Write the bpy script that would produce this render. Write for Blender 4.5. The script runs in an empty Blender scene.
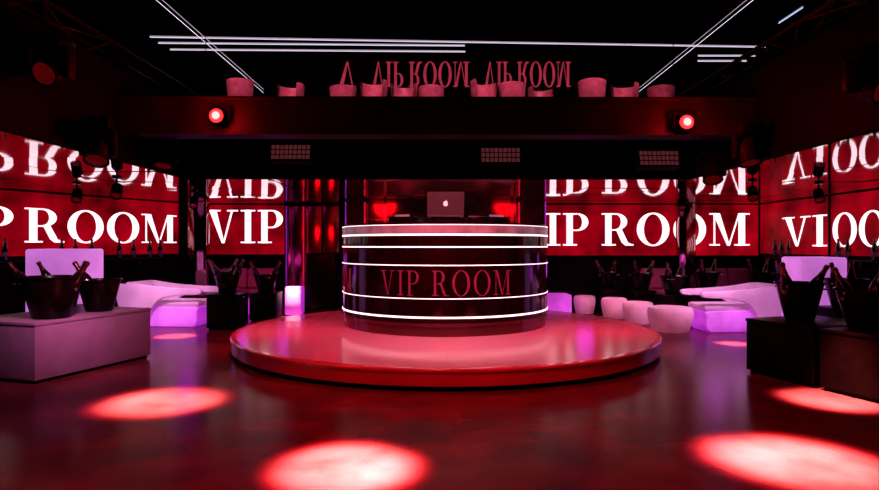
import bpy, bmesh, math, random
from mathutils import Vector, Matrix
random.seed(7)
C = bpy.context.scene.collection
R = math.radians
PI = math.pi
try:
    bpy.context.scene.view_settings.view_transform = 'Standard'
except Exception:
    pass

# ------------------------------------------------------------------ materials
def mat(name, col, rough=.5, metal=0., emit=None, es=0., var=.12, scale=8., spec=.5, coat=0.):
    m = bpy.data.materials.new(name); m.use_nodes = True
    nt = m.node_tree; b = nt.nodes['Principled BSDF']
    tc = nt.nodes.new('ShaderNodeTexCoord'); n = nt.nodes.new('ShaderNodeTexNoise')
    n.inputs['Scale'].default_value = scale; n.inputs['Detail'].default_value = 4
    r = nt.nodes.new('ShaderNodeValToRGB')
    r.color_ramp.elements[0].position = .3; r.color_ramp.elements[1].position = .7
    r.color_ramp.elements[0].color = (*[c*(1-var) for c in col], 1)
    r.color_ramp.elements[1].color = (*[min(1, c*(1+var)) for c in col], 1)
    nt.links.new(tc.outputs['Object'], n.inputs['Vector'])
    nt.links.new(n.outputs['Fac'], r.inputs['Fac'])
    nt.links.new(r.outputs['Color'], b.inputs['Base Color'])
    b.inputs['Roughness'].default_value = rough; b.inputs['Metallic'].default_value = metal
    b.inputs['Specular IOR Level'].default_value = spec
    b.inputs['Coat Weight'].default_value = coat
    if emit:
        r2 = nt.nodes.new('ShaderNodeValToRGB')
        r2.color_ramp.elements[0].position = .3; r2.color_ramp.elements[1].position = .7
        r2.color_ramp.elements[0].color = (*[c*(1-var) for c in emit], 1)
        r2.color_ramp.elements[1].color = (*[min(1, c*(1+var)) for c in emit], 1)
        nt.links.new(n.outputs['Fac'], r2.inputs['Fac'])
        nt.links.new(r2.outputs['Color'], b.inputs['Emission Color'])
        b.inputs['Emission Strength'].default_value = es
    return m

M = {}
M['floor'] = mat('polished_floor', (.085, .011, .015), .22, var=.5, scale=2.2, spec=.07)  # red of the room light is tinted into the floor colour
M['mirror'] = mat('dark_mirror', (.38, .23, .26), .035, 1., var=.3, scale=1.5)
M['pillar'] = mat('pillar_mirror', (.45, .20, .24), .08, 1., var=.2, scale=3)
M['mirror_hi'] = mat('high_dark_mirror', (.50, .31, .35), .03, 1., var=.05, scale=1.5)
M['wall'] = mat('black_wall', (.004, .0004, .0006), .6, var=.3, scale=3, spec=.03)
M['gwall'] = mat('gallery_wall', (.010, .0005, .0012), .6, var=.8, scale=2, spec=.02)
M['fascia'] = mat('black_lacquer_fascia', (.0018, .0002, .0003), .6, var=.25, scale=3, spec=.015)
M['beam'] = mat('beam_paint', (.006, .0003, .0005), .45, var=.45, scale=4, spec=.05)
M['screen'] = mat('led_red', (.006, 0, 0), .4, emit=(.24, 0, .005), es=1., var=.8, scale=1.8, spec=.03)
M['screen_dark'] = mat('led_dark', (.004, 0, 0), .5, emit=(.0012, 0, .0001), es=1., var=.5, scale=2, spec=.05)
M['letter'] = mat('led_white', (.5, .5, .5), .5, emit=(1, .76, .80), es=1.5, var=.04)
M['letter_pink'] = mat('led_pink', (.3, .05, .05), .5, emit=(1, .08, .16), es=.62, var=.25)
M['letter_red'] = mat('led_crimson', (.06, .004, .01), .5, emit=(.18, .003, .019), es=1., var=.1)
M['neon'] = mat('neon_white', (.9, .9, .9), .4, emit=(.76, .72, .90), es=1.15, var=.03)
M['strip'] = mat('strip_white', (.9, .9, .9), .4, emit=(1, .88, .92), es=1.6, var=.03)
M['neon_blue'] = mat('neon_bluish', (.9, .9, .9), .4, emit=(.5, .68, 1), es=1.2, var=.03)
M['booth'] = mat('booth_lacquer', (.006, .0003, .001), .10, var=.4, scale=5, spec=.35)
M['band'] = mat('booth_top_band', (.14, .07, .085), .25, emit=(.12, .055, .072), es=1., var=.4, scale=5)  # pale reflective sheen of the top band put in as emission
M['black'] = mat('black_gloss', (.003, .0008, .001), .26, var=.3, spec=.10)
M['block'] = mat('black_block', (.003, .0003, .0005), .35, var=.3, spec=.03)
M['blackmat'] = mat('black_matte', (.003, .0008, .001), .6, var=.3, spec=.04)
M['truss'] = mat('dark_truss', (.02, .006, .007), .4, .6, var=.3)
M['grille'] = mat('speaker_grille', (.05, .015, .018), .7, 0., emit=(.066, .013, .016), es=1., var=.25, scale=30, spec=.1)  # faint self-glow added so the grilles look red-lit
M['white'] = mat('white_plastic', (.62, .50, .60), .38, emit=(.40, .11, .33), es=.36, var=.2, scale=2.5)  # part of the pink light on the white sofas is this emission
M['poufwhite'] = mat('pouf_plastic', (.64, .50, .56), .38, emit=(.46, .085, .20), es=.36, var=.1)  # pink light falling on the poufs is partly put in as emission
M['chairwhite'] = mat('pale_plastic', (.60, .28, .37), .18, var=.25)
M['whitelit'] = mat('lit_white_plastic', (.7, .6, .68), .35, emit=(.56, .16, .64), es=.95, var=.25, scale=1.6)
M['purple'] = mat('lit_violet_plastic', (.5, .3, .55), .35, emit=(.38, .02, .50), es=.9, var=.45, scale=2)
M['greytable'] = mat('pale_table', (.21, .11, .18), .4, var=.10)
M['fabric'] = mat('velvet', (.34, .05, .11), .8, var=.2, scale=30)  # white cloth, with the magenta light on it put into the colour
M['glass'] = mat('bottle_glass', (.005, .003, .003), .08, var=.3, coat=.4)
M['foil'] = mat('foil', (.22, .08, .06), .3, 1., var=.15, scale=40)
M['label'] = mat('bottle_label', (.18, .10, .11), .5, var=.1)
M['chrome'] = mat('chrome', (.34, .22, .24), .2, 1., var=.05)
M['silver'] = mat('laptop_grey', (.075, .045, .052), .45, .25, emit=(.022, .008, .010), es=1., var=.05)  # slight self-glow added to lighten the laptop shell
M['emblem'] = mat('lit_emblem', (.8, .8, .8), .4, emit=(.75, .62, .65), es=1., var=.03)
M['redlens'] = mat('red_lens', (.6, .05, .05), .3, emit=(1, .022, .025), es=2.6, var=.05)
M['bulb'] = mat('red_bulb', (.8, .3, .3), .3, emit=(1, .20, .16), es=3.6, var=.03)
M['reddim'] = mat('dim_red_lens', (.02, .002, .002), .2, emit=(.06, .0006, .0008), es=1., var=.3, spec=.2)
M['redbar'] = mat('red_light_bar', (.3, .02, .02), .3, emit=(.45, .003, .02), es=1., var=.35, scale=3)
M['violetbar'] = mat('violet_light_bar', (.2, .04, .2), .3, emit=(.12, .007, .20), es=1., var=.4, scale=3)
M['redpanel'] = mat('red_mirror_panel', (.45, .09, .13), .18, 1., var=.4, scale=2)
M['ice'] = mat('ice', (.25, .12, .15), .2, var=.3, scale=40)
M['pane'] = mat('dark_glass', (.34, .10, .13), .13, .9, var=.45, scale=2)
M['violetedge'] = mat('violet_edge', (.2, .1, .2), .4, emit=(.22, .013, .31), es=1., var=.5, scale=3)
M['led_cyan'] = mat('small_display', (.1, .1, .1), .3, emit=(.8, .2, .3), es=.4, var=.3)

def plat_mat():
    m = bpy.data.materials.new('stage_tiles'); m.use_nodes = True
    nt = m.node_tree; b = nt.nodes['Principled BSDF']
    tc = nt.nodes.new('ShaderNodeTexCoord'); br = nt.nodes.new('ShaderNodeTexBrick')
    br.offset = 0
    br.inputs['Scale'].default_value = 1.0
    br.inputs['Brick Width'].default_value = .83; br.inputs['Row Height'].default_value = .83
    br.inputs['Mortar Size'].default_value = .003
    br.inputs['Color1'].default_value = (.40, .265, .32, 1); br.inputs['Color2'].default_value = (.39, .255, .31, 1)
    br.inputs['Mortar'].default_value = (.33, .215, .26, 1)
    nt.links.new(tc.outputs['Object'], br.inputs['Vector'])
    nt.links.new(br.outputs['Color'], b.inputs['Base Color'])
    n = nt.nodes.new('ShaderNodeTexNoise'); n.inputs['Scale'].default_value = 1.2; n.inputs['Detail'].default_value = 2
    nt.links.new(tc.outputs['Object'], n.inputs['Vector'])
    mp = nt.nodes.new('ShaderNodeMapRange'); mp.inputs[1].default_value = .3; mp.inputs[2].default_value = .7
    mp.inputs[3].default_value = .13; mp.inputs[4].default_value = .20
    nt.links.new(n.outputs['Fac'], mp.inputs[0]); nt.links.new(mp.outputs[0], b.inputs['Roughness'])
    b.inputs['Specular IOR Level'].default_value = .9
    return m
M['stage'] = plat_mat()
M['rim'] = mat('stage_rim', (.42, .05, .085), .2, var=.12, scale=3, coat=.3)
M['plinth'] = mat('booth_plinth', (.05, .005, .008), .2, var=.2, scale=3)

# ------------------------------------------------------------------ mesh helpers
def merge(bm, t):
    me = bpy.data.meshes.new('tmp'); t.to_mesh(me); t.free(); bm.from_mesh(me); bpy.data.meshes.remove(me)
def box(bm, c, s, rz=0., bev=0., rx=0., ry=0.):
    t = bmesh.new(); bmesh.ops.create_cube(t, size=1)
    bmesh.ops.scale(t, vec=s, verts=t.verts)
    if bev > 0:
        bmesh.ops.bevel(t, geom=t.edges[:], offset=bev, segments=2, affect='EDGES', profile=.5)
    mt = Matrix.Translation(c) @ Matrix.Rotation(rz, 4, 'Z') @ Matrix.Rotation(ry, 4, 'Y') @ Matrix.Rotation(rx, 4, 'X')
    bmesh.ops.transform(t, matrix=mt, verts=t.verts)
    merge(bm, t)
def lathe(bm, prof, segs=40, mtx=None, a0=0., a1=2*PI):
    t = bmesh.new(); full = abs(a1-a0-2*PI) < 1e-6
    n = segs if full else segs+1
    rows = []
    for (r, z) in prof:
        if r < 1e-6:
            rows.append([t.verts.new((0, 0, z))])
        else:
            rows.append([t.verts.new((r*math.cos(a0+(a1-a0)*i/segs), r*math.sin(a0+(a1-a0)*i/segs), z)) for i in range(n)])
    for a, b in zip(rows, rows[1:]):
        for i in range(segs):
            j = (i+1) % n
            try:
                if len(a) == 1 and len(b) > 1: t.faces.new((a[0], b[i], b[j]))
                elif len(b) == 1 and len(a) > 1: t.faces.new((a[i], b[0], a[j]))
                elif len(a) > 1: t.faces.new((a[i], a[j], b[j], b[i]))
            except ValueError: pass
    bmesh.ops.recalc_face_normals(t, faces=t.faces[:])
    if mtx: bmesh.ops.transform(t, matrix=mtx, verts=t.verts)
    merge(bm, t)
def cyl(bm, p0, p1, r0, r1=None, segs=16):
    p0, p1 = Vector(p0), Vector(p1); r1 = r0 if r1 is None else r1
    d = p1-p0; q = d.to_track_quat('Z', 'Y').to_matrix().to_4x4()
    lathe(bm, [(0, 0), (r0, 0), (r1, d.length), (0, d.length)], segs, Matrix.Translation(p0) @ q)
def prism(bm, poly, y0, y1, mtx=None, bev=0.):      # poly in (x,z), extruded along y
    t = bmesh.new()
    a = [t.verts.new((x, y0, z)) for x, z in poly]; b = [t.verts.new((x, y1, z)) for x, z in poly]
    fa = t.faces.new(a); fb = t.faces.new(b[::-1])
    for i in range(len(poly)):
        j = (i+1) % len(poly); t.faces.new((a[i], a[j], b[j], b[i]))
    bmesh.ops.recalc_face_normals(t, faces=t.faces[:])
    if bev > 0:
        ed = list(set(fa.edges[:]+fb.edges[:]))
        bmesh.ops.bevel(t, geom=ed, offset=bev, segments=3, affect='EDGES', profile=.5)
    if mtx: bmesh.ops.transform(t, matrix=mtx, verts=t.verts)
    merge(bm, t)
def smooth_loop(pts, n=5):        # closed Catmull-Rom
    out = []; N = len(pts)
    for i in range(N):
        p0, p1, p2, p3 = pts[i-1], pts[i], pts[(i+1) % N], pts[(i+2) % N]
        for k in range(n):
            u = k/n
            out.append(tuple(.5*((2*p1[c])+(-p0[c]+p2[c])*u+(2*p0[c]-5*p1[c]+4*p2[c]-p3[c])*u*u+(-p0[c]+3*p1[c]-3*p2[c]+p3[c])*u**3) for c in (0, 1)))
    return [(x, max(0, z)) for x, z in out]
def obj(name, bm, m, parent=None, smooth=True):
    me = bpy.data.meshes.new(name); bm.to_mesh(me); bm.free()
    o = bpy.data.objects.new(name, me); C.objects.link(o)
    me.materials.append(M[m] if isinstance(m, str) else m)
    if smooth:
        me.shade_smooth()
        try: me.set_sharp_from_angle(angle=R(35))
        except Exception: pass
    if parent: o.parent = parent
    return o
def tag(o, label, cat, group=None):
    o['label'] = label; o['category'] = cat
    if group: o['group'] = group
    return o
def thing(name, label, cat, loc=(0, 0, 0), rz=0., group=None):
    o = bpy.data.objects.new(name, None); C.objects.link(o)
    o.empty_display_size = .1
    o.location = loc; o.rotation_euler = (0, 0, rz)
    return tag(o, label, cat, group)
def struct(name, bm, m):
    o = obj(name, bm, m, smooth=False); o['kind'] = 'structure'; return o
def dup(root, loc, rot, label, group=None):
    r = root.copy(); C.objects.link(r); r.location = loc
    r.rotation_euler = rot if not isinstance(rot, (int, float)) else (0, 0, rot)
    r['label'] = label
    if group: r['group'] = group
    for ch in list(root.children):
        c = ch.copy(); C.objects.link(c); c.parent = r
        for g in list(ch.children):
            d = g.copy(); C.objects.link(d); d.parent = c
    return r
NB = bmesh.new

# ------------------------------------------------------------------ lettering (high-contrast serif capitals)
def rect(x0, x1, y0, y1): return [(x0, y0), (x1, y0), (x1, y1), (x0, y1)]
def ring(cx, cy, ro, so, ri, si, a0, a1, n):
    out = []
    for i in range(n):
        a, b = a0+(a1-a0)*i/n, a0+(a1-a0)*(i+1)/n
        out.append([(cx+ro*math.cos(a), cy+so*math.sin(a)), (cx+ro*math.cos(b), cy+so*math.sin(b)),
                    (cx+ri*math.cos(b), cy+si*math.sin(b)), (cx+ri*math.cos(a), cy+si*math.sin(a))])
    return out
h = .045
GL = {
 'I': (.42, [rect(.12, .30, 0, 1), rect(0, .42, 0, h), rect(0, .42, 1-h, 1)]),
 'V': (.92, [[(.09, 1), (.30, 1), (.53, .0), (.45, .0)], [(.72, 1), (.785, 1), (.53, 0), (.48, .0)], rect(0, .42, 1-h, 1), rect(.60, .92, 1-h, 1)]),
 'P': (.74, [rect(.10, .28, 0, 1), rect(0, .40, 0, h), rect(0, .12, 1-h, 1), rect(.26, .40, 1-h, 1), rect(.26, .40, .45, .45+h)]
      + ring(.40, .725, .32, .275, .14, .23, -PI/2, PI/2, 20)),
 'R': (.90, [rect(.10, .28, 0, 1), rect(0, .40, 0, h), rect(0, .12, 1-h, 1), rect(.26, .40, 1-h, 1), rect(.26, .42, .46, .46+h)]
      + ring(.40, .735, .32, .265, .14, .22, -PI/2, PI/2, 20)
      + [[(.40, .50), (.56, .52), (.74, .10), (.56, .10)], [(.56, .10), (.74, .10), (.80, 0), (.66, 0)], rect(.78, .90, 0, h), [(.74, .10), (.82, 0), (.86, h), (.84, h)]]),
 'O': (.96, ring(.48, .5, .46, .52, .26, .47, 0, 2*PI, 44)),
 'M': (1.14, [rect(.12, .17, 0, 1), rect(.82, 1.01, 0, 1), [(.10, 1), (.30, 1), (.58, .0), (.50, .0)], [(.53, 0), (.58, 0), (.87, 1), (.82, 1)],
       rect(0, .30, 0, h), rect(.70, 1.14, 0, h), rect(0, .2, 1-h, 1), rect(.9, 1.14, 1-h, 1)]),
}
t_ = .035
GT = {
 'I': (.36, [rect(.12, .24, 0, 1), rect(0, .36, 0, t_), rect(0, .36, 1-t_, 1)]),
 'V': (.88, [[(.10, 1), (.23, 1), (.49, .0), (.43, .0)], [(.70, 1), (.74, 1), (.49, 0), (.455, .0)], rect(0, .36, 1-t_, 1), rect(.58, .88, 1-t_, 1)]),
 'P': (.68, [rect(.10, .22, 0, 1), rect(0, .34, 0, t_), rect(0, .12, 1-t_, 1), rect(.2, .36, 1-t_, 1), rect(.2, .36, .45, .45+t_)]
      + ring(.36, .725, .30, .275, .175, .24, -PI/2, PI/2, 20)),
 'R': (.86, [rect(.10, .22, 0, 1), rect(0, .34, 0, t_), rect(0, .12, 1-t_, 1), rect(.2, .38, 1-t_, 1), rect(.2, .40, .46, .46+t_)]
      + ring(.36, .735, .30, .265, .175, .23, -PI/2, PI/2, 20)
      + [[(.40, .49), (.51, .50), (.69, .10), (.57, .10)], [(.57, .10), (.69, .10), (.76, 0), (.65, 0)], rect(.73, .86, 0, t_)]),
 'O': (.96, ring(.48, .5, .46, .52, .325, .485, 0, 2*PI, 44)),
 'M': (1.08, [rect(.12, .155, 0, 1), rect(.82, .95, 0, 1), [(.10, 1), (.24, 1), (.55, .0), (.49, .0)], [(.515, 0), (.55, 0), (.86, 1), (.82, 1)],
       rect(0, .27, 0, t_), rect(.70, 1.08, 0, t_), rect(0, .2, 1-t_, 1), rect(.88, 1.08, 1-t_, 1)]),
}
def lettering(s, width, height, mapf, m, parent, gap=.07, space=.34, G=GL):
    x = 0; items = []
    for ch in s:
        if ch == ' ': x += space; continue
        w, ps = G[ch]
        items.append([[(x+a, b) for a, b in p] for p in ps]); x += w+gap
    k = width/(x-gap)
    for ps in items:                     # each letter is a part of its own
        bm = NB()
        for p in ps:
            vs = [bm.verts.new(mapf(a*k, b*height)) for a, b in p]
            try: bm.faces.new(vs)
            except ValueError: pass
        obj('letter', bm, m, parent, smooth=False)

# ------------------------------------------------------------------ room shell
WL0 = Vector((-4.60, 10.60)); WLd = Vector((-.436, -.900))     # left wall, running towards the camera
def quad(bm, pts): bm.faces.new([bm.verts.new(p) for p in pts])
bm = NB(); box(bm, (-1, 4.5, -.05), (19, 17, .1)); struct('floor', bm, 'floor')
bm = NB(); box(bm, (.4, 11.1, .975), (11.6, .16, 1.95)); struct('wall_back', bm, 'wall')
bm = NB()
L = 14.5; mid = WL0 + WLd*(L/2-.25) + Vector((-.9, .436))*.09
box(bm, (mid.x, mid.y, .975), (L, .16, 1.95), math.atan2(.9, .436)); struct('wall_left', bm, 'wall')
bm = NB(); box(bm, (5.95, 4.2, .975), (.16, 14.2, 1.95)); struct('wall_right', bm, 'wall')
bm = NB(); box(bm, (-2, -2.9, 2.1), (18, .16, 4.2)); struct('wall_front', bm, 'wall')
AX = 2.88; FY = 6.85; GZ = 2.80
bm = NB(); rt = random.Random(3)
for x0, x1, y0, y1 in ((-11, -AX, -3, 12.2), (AX, 6.1, -3, 12.2), (-AX, AX, FY, 12.2)):
    nx = max(1, round((x1-x0)/1.0)); ny = max(1, round((y1-y0)/1.0)); g = .004
    for i in range(nx):
        for j in range(ny):
            a, b_ = x0+(x1-x0)*i/nx+g, x0+(x1-x0)*(i+1)/nx-g
            c_, d_ = y0+(y1-y0)*j/ny+g, y0+(y1-y0)*(j+1)/ny-g
            ta, tb = rt.uniform(-.003, .003), rt.uniform(-.003, .003); z = 1.948
            quad(bm, [(a, c_, z-ta-tb), (b_, c_, z+ta-tb), (b_, d_, z+ta+tb), (a, d_, z-ta+tb)])
struct('ceiling', bm, 'mirror')
bm = NB()
for x0, x1, y0, y1 in ((-11, -AX, -3, 12.2), (AX, 6.1, -3, 12.2), (-AX, AX, FY, 12.2)):
    box(bm, ((x0+x1)/2, (y0+y1)/2, (GZ+1.96)/2), (x1-x0, y1-y0, GZ-1.96))
struct('trim_1', bm, 'fascia')
bm = NB(); box(bm, (-1, 4.6, 4.25), (14.2, 15.2, .1)); struct('ceiling', bm, 'mirror_hi')
bm = NB(); box(bm, (0, 12.1, 3.5), (14, .16, 1.4)); struct('wall_back_gallery', bm, 'gwall')
bm = NB(); box(bm, (-6.6, 4.6, 3.5), (.16, 15, 1.4)); struct('wall_left_gallery', bm, 'gwall')
bm = NB(); box(bm, (6.02, 4.6, 3.5), (.16, 15, 1.4)); struct('wall_right_gallery', bm, 'gwall')
bm = NB(); box(bm, (0, 5.5, 2.355), (2*AX, .22, .30), R(.5), .01); box(bm, (0, 5.5, 2.515), (2*AX, .27, .03), R(.5), .005)
box(bm, (0, 5.5, 2.20), (2*AX, .25, .02), R(.5)); struct('trim_2', bm, 'beam')
bm = NB()
for s in (-1, 1): box(bm, (s*(AX-.015), 1.6, 1.985), (.03, 9.2, .05))
box(bm, (0, FY-.015, 1.985), (2*AX, .03, .05)); struct('trim_3', bm, 'fascia')

# ------------------------------------------------------------------ LED screens
def screen(label, loc, rz, w, z0, z1, texts, m='screen', lm='letter', group='wall screens'):
    t = thing('led_screen', label, 'screen', (loc[0], loc[1], z0), rz, group)
    hh = z1-z0
    b = NB(); box(b, (0, -.02, hh/2), (w, .04, hh)); obj('panel', b, m, t, False)
    b = NB()
    for x in (-w/2-.008, w/2+.008): box(b, (x, -.03, hh/2), (.016, .06, hh))
    box(b, (0, -.03, -.008), (w+.032, .06, .016))
    obj('frame', b, 'black', t, False)
    for (s, x0, x1, b0, b1, gap, sp) in texts:
        lettering(s, x1-x0, b1-b0, lambda x, y: (x0+x, -.045, b0-z0+y), lm, t, gap, sp)
    return t
screen('red video wall on the back wall left of the round booth, white capitals', (-3.615, 11.0), 0, 1.57, 1.03, 1.93,
       [('VIP', -.65, .77, 1.235, 1.84, .07, .3)])
screen('long red video wall on the back wall right of the round booth', (3.845, 11.0), 0, 3.95, 1.01, 1.93,
       [('IP ROOM', -1.91, 1.82, 1.19, 1.78, .07, .28)])
sc = WL0 + WLd*2.75
screen('red video wall on the slanted left wall, behind the glowing tall cube', (sc.x, sc.y), math.atan2(.9, .436), 5.4, 1.05, 1.93,
       [('VIP ROOM', -1.32, 2.66, 1.235, 1.715, .05, .16)])
screen('narrow red video panel on the right wall showing two white capitals', (5.86, 9.92), R(-90), 1.92, 1.05, 1.93,
       [('VI', -.26, .92, 1.18, 1.66, .05, .3)])
screen('red video panel at the right edge of the photo, nearest on the right wall', (5.86, 7.68), R(-90), 2.48, 1.05, 1.93,
       [('OOM', -1.21, .55, 1.18, 1.66, .03, .3)])
screen('dark strip screen high on the gallery back wall with crimson capitals', (.26, 12.0), 0, 5.0, 3.38, 4.14,
       [('V', -2.30, -1.92, 3.55, 4.05, .07, .3), ('VIP ROOM', -1.62, .34, 3.55, 4.05, .07, .3), ('VIP ROOM', .62, 2.36, 3.55, 4.05, .07, .3)], 'screen_dark', 'letter_pink')

# ------------------------------------------------------------------ pillars
def pillar(x, y, w, label):
    t = thing('mirrored_pillar', label, 'pillar', (x, y, 0), 0, 'mirrored pillars')
    b = NB(); box(b, (0, 0, .97), (w, .16, 1.94), 0, .008); obj('shaft', b, 'pillar', t)
    b = NB(); box(b, (0, 0, .05), (w+.04, .2, .1), 0, .008); obj('base', b, 'black', t)
pillar(-4.19, 10.45, .32, 'slim mirrored pillar behind the left white sofa')
pillar(4.40, 10.72, .30, 'slim mirrored pillar behind the right white sofa')

for k, x in enumerate((-2.62, -2.30, -1.98)):
    t = thing('mirror_panel', ('left', 'middle', 'right')[k] + ' of three red glossy panels on the back wall above the floor speaker', 'panel', (x, 10.99, 0), 0, 'red glossy back wall panels')
    b = NB(); box(b, (0, -.015, .96), (.29, .03, 1.9), R((-2, 1, 2)[k]), .004); obj('sheet', b, 'redpanel', t)
    b = NB(); box(b, (0, -.02, 1.925), (.31, .05, .03)); box(b, (0, -.02, .02), (.31, .05, .04)); obj('clamp_rail', b, 'black', t)
def lightbar(x, y, z0, z1, label, m='redbar'):
    t = thing('light_bar', label, 'light', (x, y, z0), 0, 'vertical light bars behind the booth')
    b = NB(); cyl(b, (0, 0, .03), (0, 0, z1-z0-.03), .014, .014, 14); obj('tube', b, m, t)
    b = NB(); cyl(b, (0, 0, 0), (0, 0, .04), .024, .024, 14); obj('foot', b, 'black', t)
    b = NB(); cyl(b, (0, 0, z1-z0-.04), (0, 0, z1-z0), .024, .024, 14); obj('top_cap', b, 'black', t)
lightbar(-2.46, 10.86, 0, 1.94, 'dim red vertical light bar left behind the small violet cube')
lightbar(-1.64, 10.86, 0, 1.94, 'dim violet vertical light bar just right of the floor speaker', 'violetbar')
lightbar(-1.22, 9.80, 0, 1.94, 'dim red vertical light bar at the left panes behind the booth')
lightbar(1.30, 9.80, 0, 1.94, 'dim red vertical light bar at the right panes behind the booth')
lightbar(-2.77, 10.86, 0, 1.94, 'dim violet vertical light bar at the right edge of the left back screen', 'violetbar')

# ------------------------------------------------------------------ stage platform
PX, PY, PR, PH = .07, 7.35, 2.49, .195
t = thing('round_stage', 'large round low stage carrying the booth, glossy pink-lit top', 'stage', (PX, PY, 0))
b = NB(); lathe(b, [(0, PH), (PR-.06, PH)], 128); obj('deck', b, 'stage', t)
b = NB(); lathe(b, [(PR-.06, PH+.001), (PR-.012, PH), (PR, PH-.012), (PR, PH-.03), (PR-.012, PH-.036), (PR-.012, .05), (PR-.02, .045)], 128); obj('rim', b, 'rim', t)
b = NB(); lathe(b, [(PR-.05, 0), (PR-.05, .05)], 128); obj('kickboard', b, 'blackmat', t)

# ------------------------------------------------------------------ DJ booth
BX, BY, BR = .07, 7.85, 1.32
kz = .01088
def zz(y): return 1.2+(245-y)*kz - PH
t = thing('dj_booth', 'round glossy booth ringed with white light strips, on the stage', 'booth', (BX, BY, PH))
top = zz(222)
b = NB(); lathe(b, [(BR-.012, .155), (BR, .16), (BR, top-.02), (BR-.02, top), (BR-.06, top), (BR-.06, .6)], 128); obj('shell', b, 'booth', t)
b = NB(); lathe(b, [(BR-.05, 0), (BR-.02, 0), (BR-.02, .10), (BR-.005, .11), (BR-.005, .15), (BR-.03, .155)], 128); obj('plinth', b, 'plinth', t)
b = NB(); lathe(b, [(BR+.001, zz(233.5)), (BR+.003, zz(233.5)), (BR+.003, zz(225)), (BR+.001, zz(225))], 128); obj('top_band', b, 'band', t)
b = NB(); lathe(b, [(.62, top-.05), (BR-.06, top-.05), (BR-.06, top-.02), (.62, top-.02), (.62, top-.05)], 96); obj('countertop', b, 'black', t)
for y, th in ((224.5, .008), (234.5, .020), (247, .014), (265.5, .010), (299, .009), (318, .020)):
    z = zz(y); b = NB()
    lathe(b, [(BR-.002, z-th/2), (BR+.005, z-th/2), (BR+.005, z+th/2), (BR-.002, z+th/2)], 128); obj('light_strip', b, 'strip', t)
for a0 in (0, R(-91), R(180)):
    wdt = BR*R(67)
    lettering('VIP ROOM', wdt, .275, lambda x, y: ((BR+.006)*math.sin(a0+(x-wdt/2)/BR), -(BR+.006)*math.cos(a0+(x-wdt/2)/BR), zz(296)+y), 'letter_red', t, .16, .5, GT)
CT = PH+top-.02       # countertop height

lx, ly = BX, 6.98
t = thing('laptop_stand', 'small black stand under the laptop on the booth counter', 'stand', (lx, ly, CT))
b = NB(); box(b, (0, .02, .088), (.34, .24, .012), 0, .004); obj('plate', b, 'black', t)
for s in (-1, 1):
    b = NB(); box(b, (s*.14, .02, .041), (.014, .2, .082)); obj('leg', b, 'black', t)
t = thing('laptop', 'open grey laptop with a lit emblem on its lid', 'laptop', (lx, ly, CT+.094))
b = NB(); box(b, (0, .03, .008), (.42, .28, .016), 0, .005); obj('base', b, 'silver', t)
lm_ = Matrix.Translation((0, -.105, .018)) @ Matrix.Rotation(R(14), 4, 'X')
b = NB(); tmp = NB(); box(tmp, (0, 0, .135), (.42, .010, .27), 0, .004); bmesh.ops.transform(tmp, matrix=lm_, verts=tmp.verts); merge(b, tmp); lid = obj('lid', b, 'silver', t)
def em(x, z): return lm_ @ Vector((x*.85, -.0065, .135+z*.85))
pts = []
for i in range(40):
    a = PI/2+2*PI*i/40
    r = .034*(1-.10*math.cos(2*a) - .16*max(0, math.cos(a-PI/2))**10 - .08*max(0, math.cos(a+PI/2))**10)
    x, z = r*math.cos(a), r*math.sin(a)
    dx, dz = x-.040, z-.004
    dd = math.hypot(dx, dz)
    if dd < .018: x, z = .040+dx/dd*.018, .004+dz/dd*.018
    pts.append((x, z))
b = NB(); c0 = b.verts.new(em(-.004, 0)); vs = [b.verts.new(em(*p)) for p in pts]
for i in range(40): b.faces.new((c0, vs[i], vs[(i+1) % 40]))
b.faces.new([b.verts.new(em(*p)) for p in ((.001, .035), (.003, .045), (.013, .053), (.012, .043))])
obj('emblem', b, 'emblem', lid, False)

def player(x, y, rz, label):
    t = thing('media_player', label, 'deck', (x, y, CT), rz, 'media players on the booth')
    b = NB(); box(b, (0, 0, .05), (.30, .34, .1), 0, .008); obj('body', b, 'black', t)
    b = NB(); lathe(b, [(0, .118), (.085, .118), (.1, .112), (.1, .1)], 32, Matrix.Translation((0, .04, 0))); obj('jog_wheel', b, 'chrome', t)
    b = NB(); box(b, (0, -.11, .112), (.16, .07, .02), 0, .003, R(10)); obj('display', b, 'led_cyan', t)
player(BX-.46, 7.12, R(-25), 'black media player left of the laptop on the booth')
player(BX+.55, 7.18, R(28), 'black media player at the right end of the booth counter')
t = thing('dj_mixer', 'black mixer with knobs beside the laptop on the booth', 'mixer', (BX+.33, 6.93, CT), R(16))
b = NB(); box(b, (0, 0, .045), (.14, .24, .09), 0, .006); obj('body', b, 'black', t)
for i in range(3):
    for j in range(3):
        b = NB(); cyl(b, (-.045+.045*i, -.05+.06*j, .09), (-.045+.045*i, -.05+.06*j, .108), .012, .010, 12); obj('knob', b, 'chrome', t)

t = thing('glass_partition', 'dark glass partition with slim frame behind the booth', 'partition', (.1, 9.96, 0))
xs = (-1.62, -1.0, -.25, .55, 1.1, 1.62)
b = NB()
for x in xs: box(b, (x, 0, .97), (.045, .06, 1.94))
for z in (.03, 1.92): box(b, (0, 0, z), (3.28, .06, .045))
box(b, (0, 0, 1.62), (3.28, .05, .03)); obj('frame', b, 'chrome', t)
for k, (a, c) in enumerate(zip(xs, xs[1:])):
    b = NB(); box(b, ((a+c)/2, .005, .97), (c-a-.045, .015, 1.86), 0, 0, R((0, .8, -.6, .5, 0)[k])); obj('pane', b, 'pane', t)
for x in (-1.655, 1.655):
    b = NB(); box(b, (x, -.01, .97), (.02, .03, 1.9)); obj('edge_light', b, 'violetedge', t)

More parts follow.
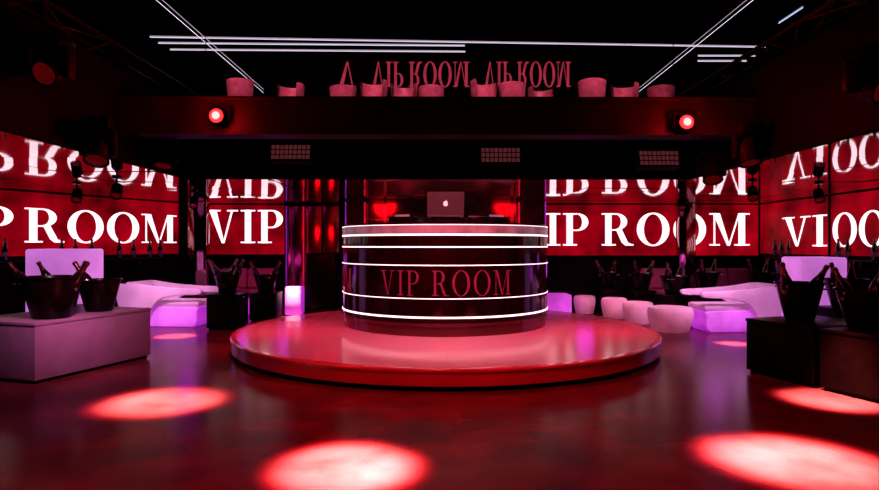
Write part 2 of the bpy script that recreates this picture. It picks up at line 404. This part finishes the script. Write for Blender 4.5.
# ------------------------------------------------------------------ ceiling neon
def neon(p0, p1, label, m='neon', r=.0055):
    c = (Vector(p0)+Vector(p1))/2
    t = thing('neon_tube', label, 'neon light', tuple(c), 0, 'neon tubes on the high ceiling')
    b = NB(); cyl(b, Vector(p0)-c, Vector(p1)-c, r, r, 10); obj('tube', b, m, t)
    e = (Vector(p1)-Vector(p0)).normalized()
    for q in (Vector(p0)-c, Vector(p1)-c):
        b = NB(); s = .02 if q.dot(e) > 0 else -.02
        cyl(b, q, q+e*s, r*1.25, r*1.25, 10); obj('end_cap', b, 'black', t)
nz = 4.192
neon((-4.17, 8.64, nz), (4.93, 9.08, nz), 'longest white neon tube crossing the whole high ceiling')
neon((-4.17, 8.90, nz), (.38, 9.02, nz), 'middle of three crossing neon tubes, ending at mid ceiling')
neon((-4.13, 9.20, nz), (.40, 9.30, nz), 'rearmost left crossing neon tube, below the other two')
neon((4.09, 9.50, nz), (5.0, 9.50, nz), 'upper of two short neon tubes at the ceiling right')
neon((4.2, 9.77, nz), (5.0, 9.77, nz), 'lower of two short neon tubes at the ceiling right')
neon((-3.43, 4.6, nz-.025), (-3.43, 11.7, nz-.025), 'long neon tube running front to back at ceiling left', r=.004)
neon((3.76, 4.6, nz-.025), (3.86, 11.6, nz-.025), 'long neon tube running front to back at ceiling right', r=.004)
neon((4.58, 7.55, nz), (4.58, 8.1, nz), 'short bluish neon tube at the top right corner', 'neon_blue')

# dark lighting trusses hung over the side galleries
def truss(x, label):
    t = thing('lighting_truss', label, 'truss', (x, 6.4, 3.05), 0, 'trusses over the side galleries')
    hl = 2.6; w = .14
    cs = [(-w, -w), (w, -w), (w, w), (-w, w)]
    for cx_, cz_ in cs:
        b = NB(); cyl(b, (cx_, -hl, cz_), (cx_, hl, cz_), .022, .022, 10); obj('chord', b, 'truss', t)
    n = 10
    for k in range(n):
        y0, y1 = -hl+2*hl*k/n, -hl+2*hl*(k+1)/n
        for (a, c) in ((0, 3), (1, 2), (3, 2)):
            p, q = (cs[a], cs[c]) if k % 2 else (cs[c], cs[a])
            b = NB(); cyl(b, (p[0], y0, p[1]), (q[0], y1, q[1]), .010, .010, 8); obj('brace', b, 'truss', t)
    for y in (-2.2, 2.2):
        b = NB(); cyl(b, (0, y, w), (0, y, 4.2-3.05), .006, .006, 8); obj('hanger', b, 'black', t)
truss(-3.35, 'dark lighting truss hung over the left gallery')
truss(3.35, 'dark lighting truss hung over the right gallery')

# ------------------------------------------------------------------ ceiling fixtures
def par(x, z, label):
    t = thing('par_light', label, 'spotlight', (x, 5.36, z), 0, 'red beam lights')
    rm = Matrix.Rotation(R(90), 4, 'X')
    b = NB(); lathe(b, [(0, -.02), (.045, -.02), (.056, .0), (.060, .11), (.062, .11), (.062, .12), (.060, .12), (.058, .10)], 28, rm); obj('can', b, 'blackmat', t)
    b = NB(); lathe(b, [(.034, .134), (.052, .128), (.060, .12)], 28, rm); ln = obj('lens', b, 'redlens', t)
    b = NB(); lathe(b, [(0, .146), (.02, .142), (.035, .134)], 24, rm); obj('bulb', b, 'bulb', ln)
    b = NB()
    for s in (-1, 1): box(b, (s*.08, -.04, .03), (.01, .025, .12))
    box(b, (0, -.04, .09), (.17, .025, .01)); box(b, (0, -.005, .09), (.03, .07, .012)); obj('yoke', b, 'blackmat', t)
    l = bpy.data.lights.new('red_glow', 'POINT'); l.energy = 40; l.color = (1, .006, .010); l.shadow_soft_size = .05
    lo = bpy.data.objects.new('red_glow', l); C.objects.link(lo); lo.location = (x, 5.12, z)
par(-1.95, 2.33, 'red glowing beam light at the left end of the beam')
par(2.16, 2.275, 'red glowing beam light at the right end of the beam')

def wallspeaker(px, py, label):
    y = FY-.17; x = (px-439.5)/600*y; z = 1.2+(245-py)/600*y
    t = thing('hanging_speaker', label, 'speaker', (x, y, z), 0, 'speakers on the gallery fascia')
    rx = R(-12)
    b = NB(); tmp = NB()
    prism(tmp, [(-.255, .10), (.255, .10), (.235, -.10), (-.235, -.10)], -.06, .07, Matrix.Rotation(rx, 4, 'X')); merge(b, tmp)
    obj('cabinet', b, 'blackmat', t)
    b = NB(); tmp = NB()
    for r_ in range(3):
        for c_ in range(9): box(tmp, (-.192+.048*c_, -.066, -.057+.057*r_), (.038, .012, .044), 0, .003)
    bmesh.ops.transform(tmp, matrix=Matrix.Rotation(rx, 4, 'X'), verts=tmp.verts); merge(b, tmp)
    obj('grille', b, 'grille', t)
    b = NB()
    for s in (-1, 1): box(b, (s*.12, .12, .02), (.03, .10, .03))
    obj('bracket', b, 'black', t)
wallspeaker(292, 154, 'leftmost of the three speakers on the gallery fascia')
wallspeaker(500, 157, 'middle of the three speakers on the gallery fascia')
wallspeaker(657, 160, 'rightmost of the three speakers on the gallery fascia')

def moving_head(loc, rz, tilt, label, lens='reddim', side=0):
    t = thing('moving_head_light', label, 'stage light', loc, rz, 'moving head lights')
    b = NB(); box(b, (0, 0, -.05), (.2, .2, .1), 0, .015); obj('base', b, 'black', t)
    b = NB()
    for s in (-1, 1): box(b, (s*.115, 0, -.19), (.03, .09, .22), 0, .01)
    box(b, (0, 0, -.11), (.26, .1, .03), 0, .008); obj('yoke', b, 'blackmat', t)
    hm = Matrix.Translation((0, 0, -.23)) @ Matrix.Rotation(tilt, 4, 'X')
    b = NB(); lathe(b, [(0, -.13), (.06, -.13), (.085, -.10), (.095, 0), (.09, .11), (.095, .13), (.08, .135), (.075, .12)], 28, hm); hd = obj('head', b, 'blackmat', t)
    b = NB(); lathe(b, [(0, .128), (.075, .12)], 24, hm); obj('lens', b, lens, hd)
    b = NB(); box(b, (side*.14, 0, -.05), (.12, .06, .06)); obj('clamp', b, 'blackmat', t)
moving_head((-2.70, 4.2, 2.66), 0, R(120), 'black moving light at the upper left corner of the atrium', side=-1)
moving_head((-2.70, 5.9, 2.32), 0, R(160), 'black moving light left of the beam above the mirrored ceiling edge', side=-1)
moving_head((-2.70, 4.75, 2.20), R(15), R(150), 'black moving light on the left fascia, lowest of the left side', side=-1)
moving_head((2.70, 5.25, 2.26), 0, R(160), 'black moving light right of the beam over the white sofa', side=1)
moving_head((2.70, 3.80, 2.45), R(20), R(120), 'black moving light at the right edge of the atrium', side=1)
moving_head((2.70, 5.95, 2.18), R(-15), R(150), 'black moving light on the right fascia, lowest of the right side', side=1)

def can_light(x, y, rz, label):
    t = thing('ceiling_can_light', label, 'spotlight', (x, y, 1.95), rz, 'can lights under the side ceilings')
    b = NB(); cyl(b, (0, 0, 0), (0, 0, -.02), .05, .05, 20); obj('canopy', b, 'black', t)
    b = NB(); cyl(b, (0, 0, -.02), (0, 0, -.10), .010, .010, 10); obj('stem', b, 'blackmat', t)
    hm = Matrix.Translation((0, 0, -.15)) @ Matrix.Rotation(R(140), 4, 'X')
    b = NB(); lathe(b, [(0, -.07), (.05, -.07), (.058, -.05), (.058, .09), (.052, .09), (.05, .07)], 24, hm); hd = obj('can', b, 'blackmat', t)
    b = NB(); lathe(b, [(0, .075), (.05, .07)], 20, hm); obj('lens', b, 'reddim', hd)
can_light(-3.55, 6.6, R(20), 'black can light hanging nearest under the left mirrored ceiling')
can_light(-4.35, 7.2, R(20), 'black can light hanging farthest left under the mirrored ceiling')
can_light(-3.40, 8.3, R(20), 'black can light hanging deeper under the left mirrored ceiling')
can_light(3.60, 6.9, R(-20), 'black can light hanging nearest under the right mirrored ceiling')
can_light(4.55, 7.2, R(-20), 'black can light hanging farthest right under the mirrored ceiling')
can_light(3.55, 8.8, R(-20), 'black can light hanging deeper under the right mirrored ceiling')

# ------------------------------------------------------------------ bottles and buckets
def make_bottle(label, loc):
    t = thing('champagne_bottle', label, 'bottle', loc)
    b = NB(); lathe(b, [(0, .012), (.03, 0), (.044, .004), (.046, .02), (.046, .16), (.040, .20), (.024, .25), (.017, .29), (.016, .33), (.0, .335)], 24); obj('body', b, 'glass', t)
    b = NB(); lathe(b, [(.0245, .255), (.0185, .29), (.0175, .315), (.021, .318), (.021, .33), (.018, .345), (0, .348)], 20); obj('foil', b, 'foil', t)
    b = NB(); lathe(b, [(.0468, .06), (.0468, .135)], 24); obj('paper_label', b, 'label', t)
    return t
BOT = [None]
def bottle(loc, rot, label, sc=1., group=None):
    if BOT[0] is None:
        o = make_bottle(label, loc); BOT[0] = o
        o.rotation_euler = rot
    else:
        o = dup(BOT[0], loc, rot, label)
    if group: o['group'] = group
    elif 'group' in o: del o['group']
    o.scale = (sc, sc, sc)
    return o
def bucket(x, y, z, r, hgt, label):
    t = thing('ice_bucket', label, 'ice bucket', (x, y, z), random.random()*3)
    rb = r*.58
    b = NB(); lathe(b, [(0, 0), (rb, 0), (rb+.01, .01), (r*.9, hgt*.72), (r, hgt), (r+.012, hgt+.004), (r+.012, hgt-.012), (r-.006, hgt-.012), (r*.86, hgt*.7), (rb-.005, .03), (0, .03)], 40); obj('bowl', b, 'black', t)
    b = NB(); lathe(b, [(0, hgt*.52), (r*.77, hgt*.5)], 28)
    for i in range(16):
        a = random.random()*6.28; q = r*.6*math.sqrt(random.random()); s = r*.16
        box(b, (q*math.cos(a), q*math.sin(a), hgt*.53), (s, s, s), a, .004, a)
    obj('ice', b, 'ice', t)
    for s in (-1, 1):
        b = NB(); pr = []
        for k in range(9):
            a = PI*k/8; pr.append((s*(r+.006+.04*math.sin(a)), -.05+.1*k/8, hgt*.86))
        for p, q in zip(pr, pr[1:]): cyl(b, p, q, .007, .007, 8)
        obj('handle', b, 'chrome', t)
    return t
def bucket_set(x, y, z, r, hgt, where, leans, sc=1.2):
    bucket(x, y, z, r, hgt, 'black ice bucket ' + where)
    for (dx, dy, rx, ry, how) in leans:
        bottle((x+dx*r, y+dy*r, z+hgt*.45), (rx, ry, random.random()), how + ' bottle in the bucket ' + where, sc)

# ------------------------------------------------------------------ furniture
def block_table(name, cx, cy, rz, lx_, ly_, hgt, m, label):
    t = thing(name, label, 'table', (cx, cy, 0), rz)
    b = NB(); box(b, (0, 0, hgt/2), (lx_-.012, ly_-.012, hgt-.06), 0, .006); obj('body', b, m, t)
    b = NB(); box(b, (0, 0, hgt-.015), (lx_, ly_, .03), 0, .006); obj('table_top', b, m, t)
    b = NB(); box(b, (0, 0, .015), (lx_-.06, ly_-.06, .03)); obj('base', b, 'blackmat', t)
    return t
block_table('block_table', -3.70, 5.905, R(72.6), 1.32, .9, .53, 'greytable', 'pale block table at the left edge carrying two black buckets')
bucket_set(-3.57, 5.52, .53, .25, .38, 'nearest on the pale block table', [(.4, .1, R(5), R(34), 'leaning right'), (-.4, -.1, R(5), R(-36), 'leaning left')])
bucket_set(-3.46, 6.10, .53, .2, .32, 'at the far end of the pale block table', [(-.1, 0, R(-8), R(-30), 'foil topped')])
d = Vector((.338, -.941)); e = Vector((.941, .338)); P0 = Vector((2.89, 5.67))
for k, lab in ((0, 'black block table at right, farther of the pair'), (1, 'black block table at right edge, nearer of the pair')):
    c = P0 + d*(.35+.74*k) + e*.42
    block_table('block_table', c.x, c.y, math.atan2(d.y, d.x), .70, .84, .51, 'block', lab)
bucket_set(3.36, 5.60, .51, .2, .34, 'on the farther black block table', [(.3, .1, R(4), R(34), 'right leaning'), (-.4, 0, R(4), R(-26), 'left leaning')])
bucket_set(3.60, 5.05, .51, .23, .32, 'on the nearer black block table', [(-.4, .1, R(4), R(-32), 'tilted'), (.3, .2, R(-6), R(26), 'half hidden')])

def lit_cube(x, y, rz, w, hgt, label, m='whitelit', name='lit_cube_table'):
    t = thing(name, label, 'table', (x, y, 0), rz)
    b = NB(); box(b, (0, 0, hgt/2+.01), (w, w, hgt-.02), 0, .03); obj('shade', b, m, t)
    b = NB(); box(b, (0, 0, .01), (w*.85, w*.85, .02)); obj('base', b, 'blackmat', t)
lit_cube(-4.79, 7.7, R(8), .66, 1.15, 'tall glowing lilac cube table behind the pale block table')
lit_cube(4.70, 7.55, R(-6), .54, 1.05, 'tall glowing lilac cube table behind the black block tables', 'whitelit')
lit_cube(-2.46, 10.2, 0, .28, .5, 'small glowing violet cube next to the black floor speaker', 'purple')
lit_cube(2.03, 10.35, 0, .42, .36, 'low glowing violet cube at the foot of the long screen', 'purple')

ARM = smooth_loop([(-.50, 0), (-.60, .22), (-.66, .50), (-.62, .66), (-.48, .70), (-.10, .645), (.30, .615), (.60, .60), (.645, .555), (.58, .515),
                   (.28, .50), (.02, .44), (-.12, .28), (-.17, .08), (-.18, 0), (-.34, 0)], 5)
BACK = smooth_loop([(-.50, 0), (-.60, .22), (-.66, .50), (-.62, .66), (-.48, .70), (-.42, .60), (-.42, .36), (-.38, .10), (-.36, 0)], 5)
def tub_sofa(x, y, rz, label):
    t = thing('tub_sofa', label, 'sofa', (x, y, 0), rz)
    Wy = .66
    b = NB(); prism(b, smooth_loop([(-.38, 0), (-.40, .28), (-.2, .32), (.2, .32), (.52, .31), (.55, .22), (.48, .0), (0, 0)], 4), -Wy/2+.07, Wy/2-.07, None, .02); obj('seat_base', b, 'purple', t)
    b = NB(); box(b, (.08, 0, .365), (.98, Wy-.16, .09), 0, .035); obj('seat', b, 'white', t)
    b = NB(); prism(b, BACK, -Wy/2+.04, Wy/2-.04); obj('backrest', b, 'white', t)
    for s in (-1, 1):
        b = NB(); y0, y1 = (s*Wy/2-s*.07, s*Wy/2)
        prism(b, ARM, min(y0, y1), max(y0, y1), None, .012); obj('arm', b, 'white', t)
    t.scale = (1, 1, .93)
tub_sofa(-4.05, 9.05, R(-6), 'white moulded sofa at left with violet glow, in front of the pillar')
tub_sofa(4.18, 8.5, R(184), 'white moulded sofa at right with violet glow, beside the poufs')

def pouf(x, y, r, hgt, label):
    t = thing('pouf', label, 'pouf', (x, y, 0), 0, 'white poufs along the right of the stage')
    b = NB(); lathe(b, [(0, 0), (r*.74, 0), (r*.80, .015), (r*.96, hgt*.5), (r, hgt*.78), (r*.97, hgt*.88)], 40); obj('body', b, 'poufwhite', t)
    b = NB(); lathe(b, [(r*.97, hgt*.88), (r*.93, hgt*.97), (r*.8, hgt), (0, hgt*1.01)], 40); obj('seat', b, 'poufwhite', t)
pouf(3.22, 8.37, .31, .34, 'largest white round pouf, nearest the right sofa')
pouf(3.04, 9.20, .23, .33, 'second white round pouf behind the largest one')
pouf(2.88, 9.90, .21, .33, 'third white round pouf back from the right sofa')
pouf(2.55, 10.55, .19, .31, 'smallest white round pouf, farthest back near the screen')

def side_table(x, y, w, hgt, label, m='block'):
    block_table('side_table', x, y, 0, w, w, hgt, m, label)
TW = lambda: [(-.35, 0, R(5), R(-26), 'leaning left'), (.35, 0, 0, R(25), 'leaning right')]
def spot(x, y, w, hgt, r, bh, where, m='block'):
    side_table(x, y, w, hgt, ('black' if m == 'block' else 'pale') + ' side table ' + where, m)
    bucket_set(x, y-.02, hgt, r, bh, where, TW(), 1.15)
spot(3.55, 9.12, .42, .45, .19, .28, 'behind the largest pouf')
spot(3.36, 10.0, .38, .45, .18, .28, 'behind the third pouf')
spot(2.96, 10.55, .36, .45, .17, .27, 'beside the smallest pouf')
spot(-3.05, 8.65, .46, .5, .18, .28, 'beside the left white sofa')
spot(-2.76, 9.55, .42, .45, .18, .28, 'in front of the small violet cube')
spot(5.05, 8.75, .46, .5, .19, .28, 'behind the right white sofa')
spot(-5.25, 8.35, .42, .5, .19, .28, 'between the left sofa and slanted wall')
spot(-4.35, 6.95, .44, .5, .22, .34, 'behind the pale block table')
spot(4.35, 9.75, .44, .48, .18, .28, 'between the right sofa and right pillar')
spot(5.25, 9.85, .44, .48, .19, .28, 'in the back right corner before the banquette', 'greytable')
spot(-3.55, 9.85, .42, .48, .18, .28, 'between the left sofa and left banquette', 'greytable')
spot(4.55, 6.75, .46, .5, .21, .32, 'behind the black block tables')

def banquette(x0, x1, y, label):
    t = thing('banquette', label, 'sofa', ((x0+x1)/2, y, 0), 0, 'banquettes under the back screens')
    w = x1-x0; n = max(1, round(w/.6))
    b = NB(); box(b, (0, 0, .14), (w, .5, .28), 0, .01); obj('base', b, 'purple', t)
    for i in range(n):
        cx = -w/2+(i+.5)*w/n
        b = NB(); box(b, (cx, -.02, .35), (w/n-.01, .52, .14), 0, .035); obj('seat_cushion', b, 'fabric', t)
        b = NB(); box(b, (cx, .19, .60), (w/n-.01, .13, .36), 0, .04, R(-8)); obj('back_cushion', b, 'fabric', t)
banquette(3.62, 4.18, 10.62, 'short magenta-lit white banquette left of the right mirrored pillar')
banquette(4.64, 5.70, 10.62, 'magenta-lit white banquette in the corner right of the right mirrored pillar')
banquette(-3.95, -2.95, 10.62, 'magenta-lit white banquette under the back screen at left')

t = thing('floor_speaker', 'tall black floor speaker against the back wall left of the booth', 'speaker', (-2.03, 10.55, 0))
b = NB(); box(b, (0, 0, .53), (.53, .48, 1.06), 0, .012); obj('cabinet', b, 'blackmat', t)
b = NB(); box(b, (0, -.247, .53), (.47, .012, .98), 0, .004); obj('grille', b, 'black', t)
for s in (-1, 1):
    b = NB(); box(b, (s*.268, 0, .6), (.008, .16, .06), 0, .003); obj('handle', b, 'chrome', t)

ang = math.atan2(.9, .436); nrm = Vector((.9, -.436))
c = WL0 + WLd*2.9 + nrm*.12
t = thing('wall_ledge', 'narrow black ledge along the left wall under the screen', 'shelf', (c.x, c.y, .98), ang)
b = NB(); box(b, (0, 0, 0), (4.6, .22, .03), 0, .004); obj('board', b, 'black', t)
for x in (-2, -.7, .7, 2): b = NB(); box(b, (x, .03, -.06), (.03, .16, .09)); obj('bracket', b, 'black', t)
for s in (.5, .7, 1.0, 1.25, 1.7, 1.95, 2.15, 2.9, 3.4, 3.6):
    p = WL0 + WLd*s + nrm*.13
    bottle((p.x, p.y, .995), (0, 0, s), 'dark bottle standing on the left wall ledge before the screen', .85, 'bottles on the left ledge')
t = thing('wall_ledge', 'narrow black ledge along the right wall under the screens', 'shelf', (5.73, 8.6, .98), R(-90))
b = NB(); box(b, (0, 0, 0), (3.6, .22, .03), 0, .004); obj('board', b, 'black', t)
for x in (-1.6, -.5, .5, 1.6): b = NB(); box(b, (x, .03, -.06), (.03, .16, .09)); obj('bracket', b, 'black', t)
for yy in (10.25, 10.05, 9.85, 8.62, 8.42, 7.9):
    bottle((5.73, yy, .995), (0, 0, yy), 'dark bottle standing on the right wall ledge before the screens', .85, 'bottles on the right ledge')

# gallery tub chairs
def make_chair(label):
    t = thing('tub_chair', label, 'chair', (0, 0, GZ), 0, 'tub chairs on the gallery')
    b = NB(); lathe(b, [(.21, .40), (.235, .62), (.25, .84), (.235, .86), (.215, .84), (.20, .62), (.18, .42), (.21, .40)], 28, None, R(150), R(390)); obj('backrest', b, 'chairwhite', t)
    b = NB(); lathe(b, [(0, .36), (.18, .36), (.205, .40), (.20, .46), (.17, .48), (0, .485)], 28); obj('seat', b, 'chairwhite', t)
    for k in range(4):
        a = PI/4+k*PI/2; b = NB(); cyl(b, (.17*math.cos(a), .17*math.sin(a), 0), (.13*math.cos(a), .13*math.sin(a), .37), .013, .018, 10); obj('leg', b, 'chrome', t)
    t.scale = (.74, .74, .645)
    return t
ordn = ['first', 'second', 'third', 'fourth', 'fifth', 'sixth', 'seventh', 'eighth', 'ninth', 'tenth', 'eleventh', 'twelfth', 'thirteenth']
CH = None
for i, px in enumerate((241, 291, 343, 374, 404, 431, 484, 512, 541, 592, 625, 661)):
    y = 7.9 + .16*(i % 3); x = (px-439.5)/600*y
    lab = ordn[i] + ' pink-lit tub chair from the left on the gallery above the beam'
    rz = R((-40, 160, 20, 170, 180, -15, 200, 35, 190, 10, 150, -30)[i])
    if CH is None: CH = make_chair(lab); CH.location = (x, y, GZ); CH.rotation_euler = (0, 0, rz)
    else: dup(CH, (x, y, GZ), rz, lab)

# ------------------------------------------------------------------ lights
def light(kind, name, loc, energy, col, target=None, **kw):
    l = bpy.data.lights.new(name, kind); l.energy = energy; l.color = col
    for k, v in kw.items(): setattr(l, k, v)
    o = bpy.data.objects.new(name, l); C.objects.link(o); o.location = loc
    if target is not None:
        o.rotation_euler = (Vector(target)-Vector(loc)).to_track_quat('-Z', 'Y').to_euler()
    return o
def pool(src, tgt, rad, e):
    dist = (Vector(tgt)-Vector(src)).length
    light('SPOT', 'floor_spot', src, e*.30*dist*dist, (1, .06, .11), tgt, spot_size=2*math.atan(rad*1.10/dist), spot_blend=.8, shadow_soft_size=.04)
    light('SPOT', 'floor_spot_core', src, e*.88*dist*dist, (1, .92, .62), tgt, spot_size=2*math.atan(rad*.94/dist), spot_blend=1., shadow_soft_size=.04)
pool((-1.3, 4.3, 3.9), (-2.12, 4.6, 0), .52, 1900)
pool((-.2, 2.6, 3.9), (-.50, 3.24, 0), .45, 3700)
pool((1.2, 3.9, 3.9), (1.97, 3.35, 0), .53, 3000)
pool((2.0, 4.2, 3.9), (3.05, 4.66, 0), .43, 1700)
pool((-3.4, 7.8, 1.9), (-3.48, 7.9, 0), .30, 1300)
pool((-2.5, 9.9, 1.9), (-2.45, 9.95, 0), .3, 1000)
pool((3.5, 7.2, 1.9), (3.58, 7.3, 0), .24, 1000)
RED = (1, .003, .014)
light('AREA', 'stage_wash', (.05, 5.72, 2.12), 58, (1, .10, .18), (.06, 6.5, .2), shape='RECTANGLE', size=2.0, size_y=.16, spread=R(118))
light('SPOT', 'stage_centre', (.15, 5.72, 2.12), 85, (1, .55, .62), (.2, 6.05, .2), spot_size=R(70), spot_blend=1., shadow_soft_size=.05)
for s in (-1, 1): light('SPOT', 'stage_side', (s*2.3, 6.9, 1.92), 290, (1, .02, .07), (s*1.75, 7.3, .2), spot_size=R(85), spot_blend=1., shadow_soft_size=.06)
light('SPOT', 'room_wash', (0, 1.4, 4.0), 620, RED, (0, 2.4, 0), spot_size=R(96), spot_blend=1., shadow_soft_size=.25)
light('SPOT', 'rim_wash', (0, 3.2, 3.6), 280, (1, .02, .05), (.07, 5.2, .1), spot_size=R(62), spot_blend=1., shadow_soft_size=.1)
VIO = (.68, .05, .85)
for x, y, z, e in ((-3.5, 8.3, .75, 2.5), (3.55, 7.75, .75, 2.5), (-2.7, 10.15, .9, 1.2), (2.4, 9.9, .8, 2), (4.6, 9.3, .9, 2), (-3.4, 10.2, .9, 1.5)):
    light('POINT', 'violet_glow', (x, y, z), e, VIO, shadow_soft_size=.15)
light('AREA', 'sofa_pink_left', (-3.9, 7.6, 1.85), 9, (1, .42, .78), (-4.0, 8.9, .3), shape='DISK', size=.3, spread=R(70))
light('AREA', 'sofa_pink_right', (3.7, 7.2, 1.85), 11, (1, .42, .76), (3.6, 8.7, .3), shape='DISK', size=.3, spread=R(75))
light('AREA', 'pouf_pink', (2.7, 8.6, 1.9), 10, (1, .28, .48), (2.9, 9.5, .2), shape='DISK', size=.3, spread=R(90))
light('AREA', 'table_left', (-2.6, 4.4, 1.85), 8, (1, .36, .70), (-3.5, 5.8, .3), shape='DISK', size=.3, spread=R(60))
light('AREA', 'gallery_pink', (0, 6.9, 4.1), 20, (1, .16, .28), (0, 8.1, 3.0), shape='RECTANGLE', size=6, size_y=.4, spread=R(70))
for x in (-2.2, -1.0, 1.2): light('SPOT', 'back_red', (x, 8.9, 1.9), 70, RED, (x, 9.9, .2), spot_size=R(130), spot_blend=1., shadow_soft_size=.2)

w = bpy.data.worlds.new('World'); bpy.context.scene.world = w; w.use_nodes = True
w.node_tree.nodes['Background'].inputs[0].default_value = (.02, .001, .003, 1)
w.node_tree.nodes['Background'].inputs[1].default_value = .1

cam = bpy.data.cameras.new('camera'); co = bpy.data.objects.new('camera', cam); C.objects.link(co)
cam.sensor_width = 36; cam.lens = 600/879*36; cam.clip_end = 100
co.location = (0, 0, 1.2); co.rotation_euler = (R(90), 0, 0)
bpy.context.scene.camera = co
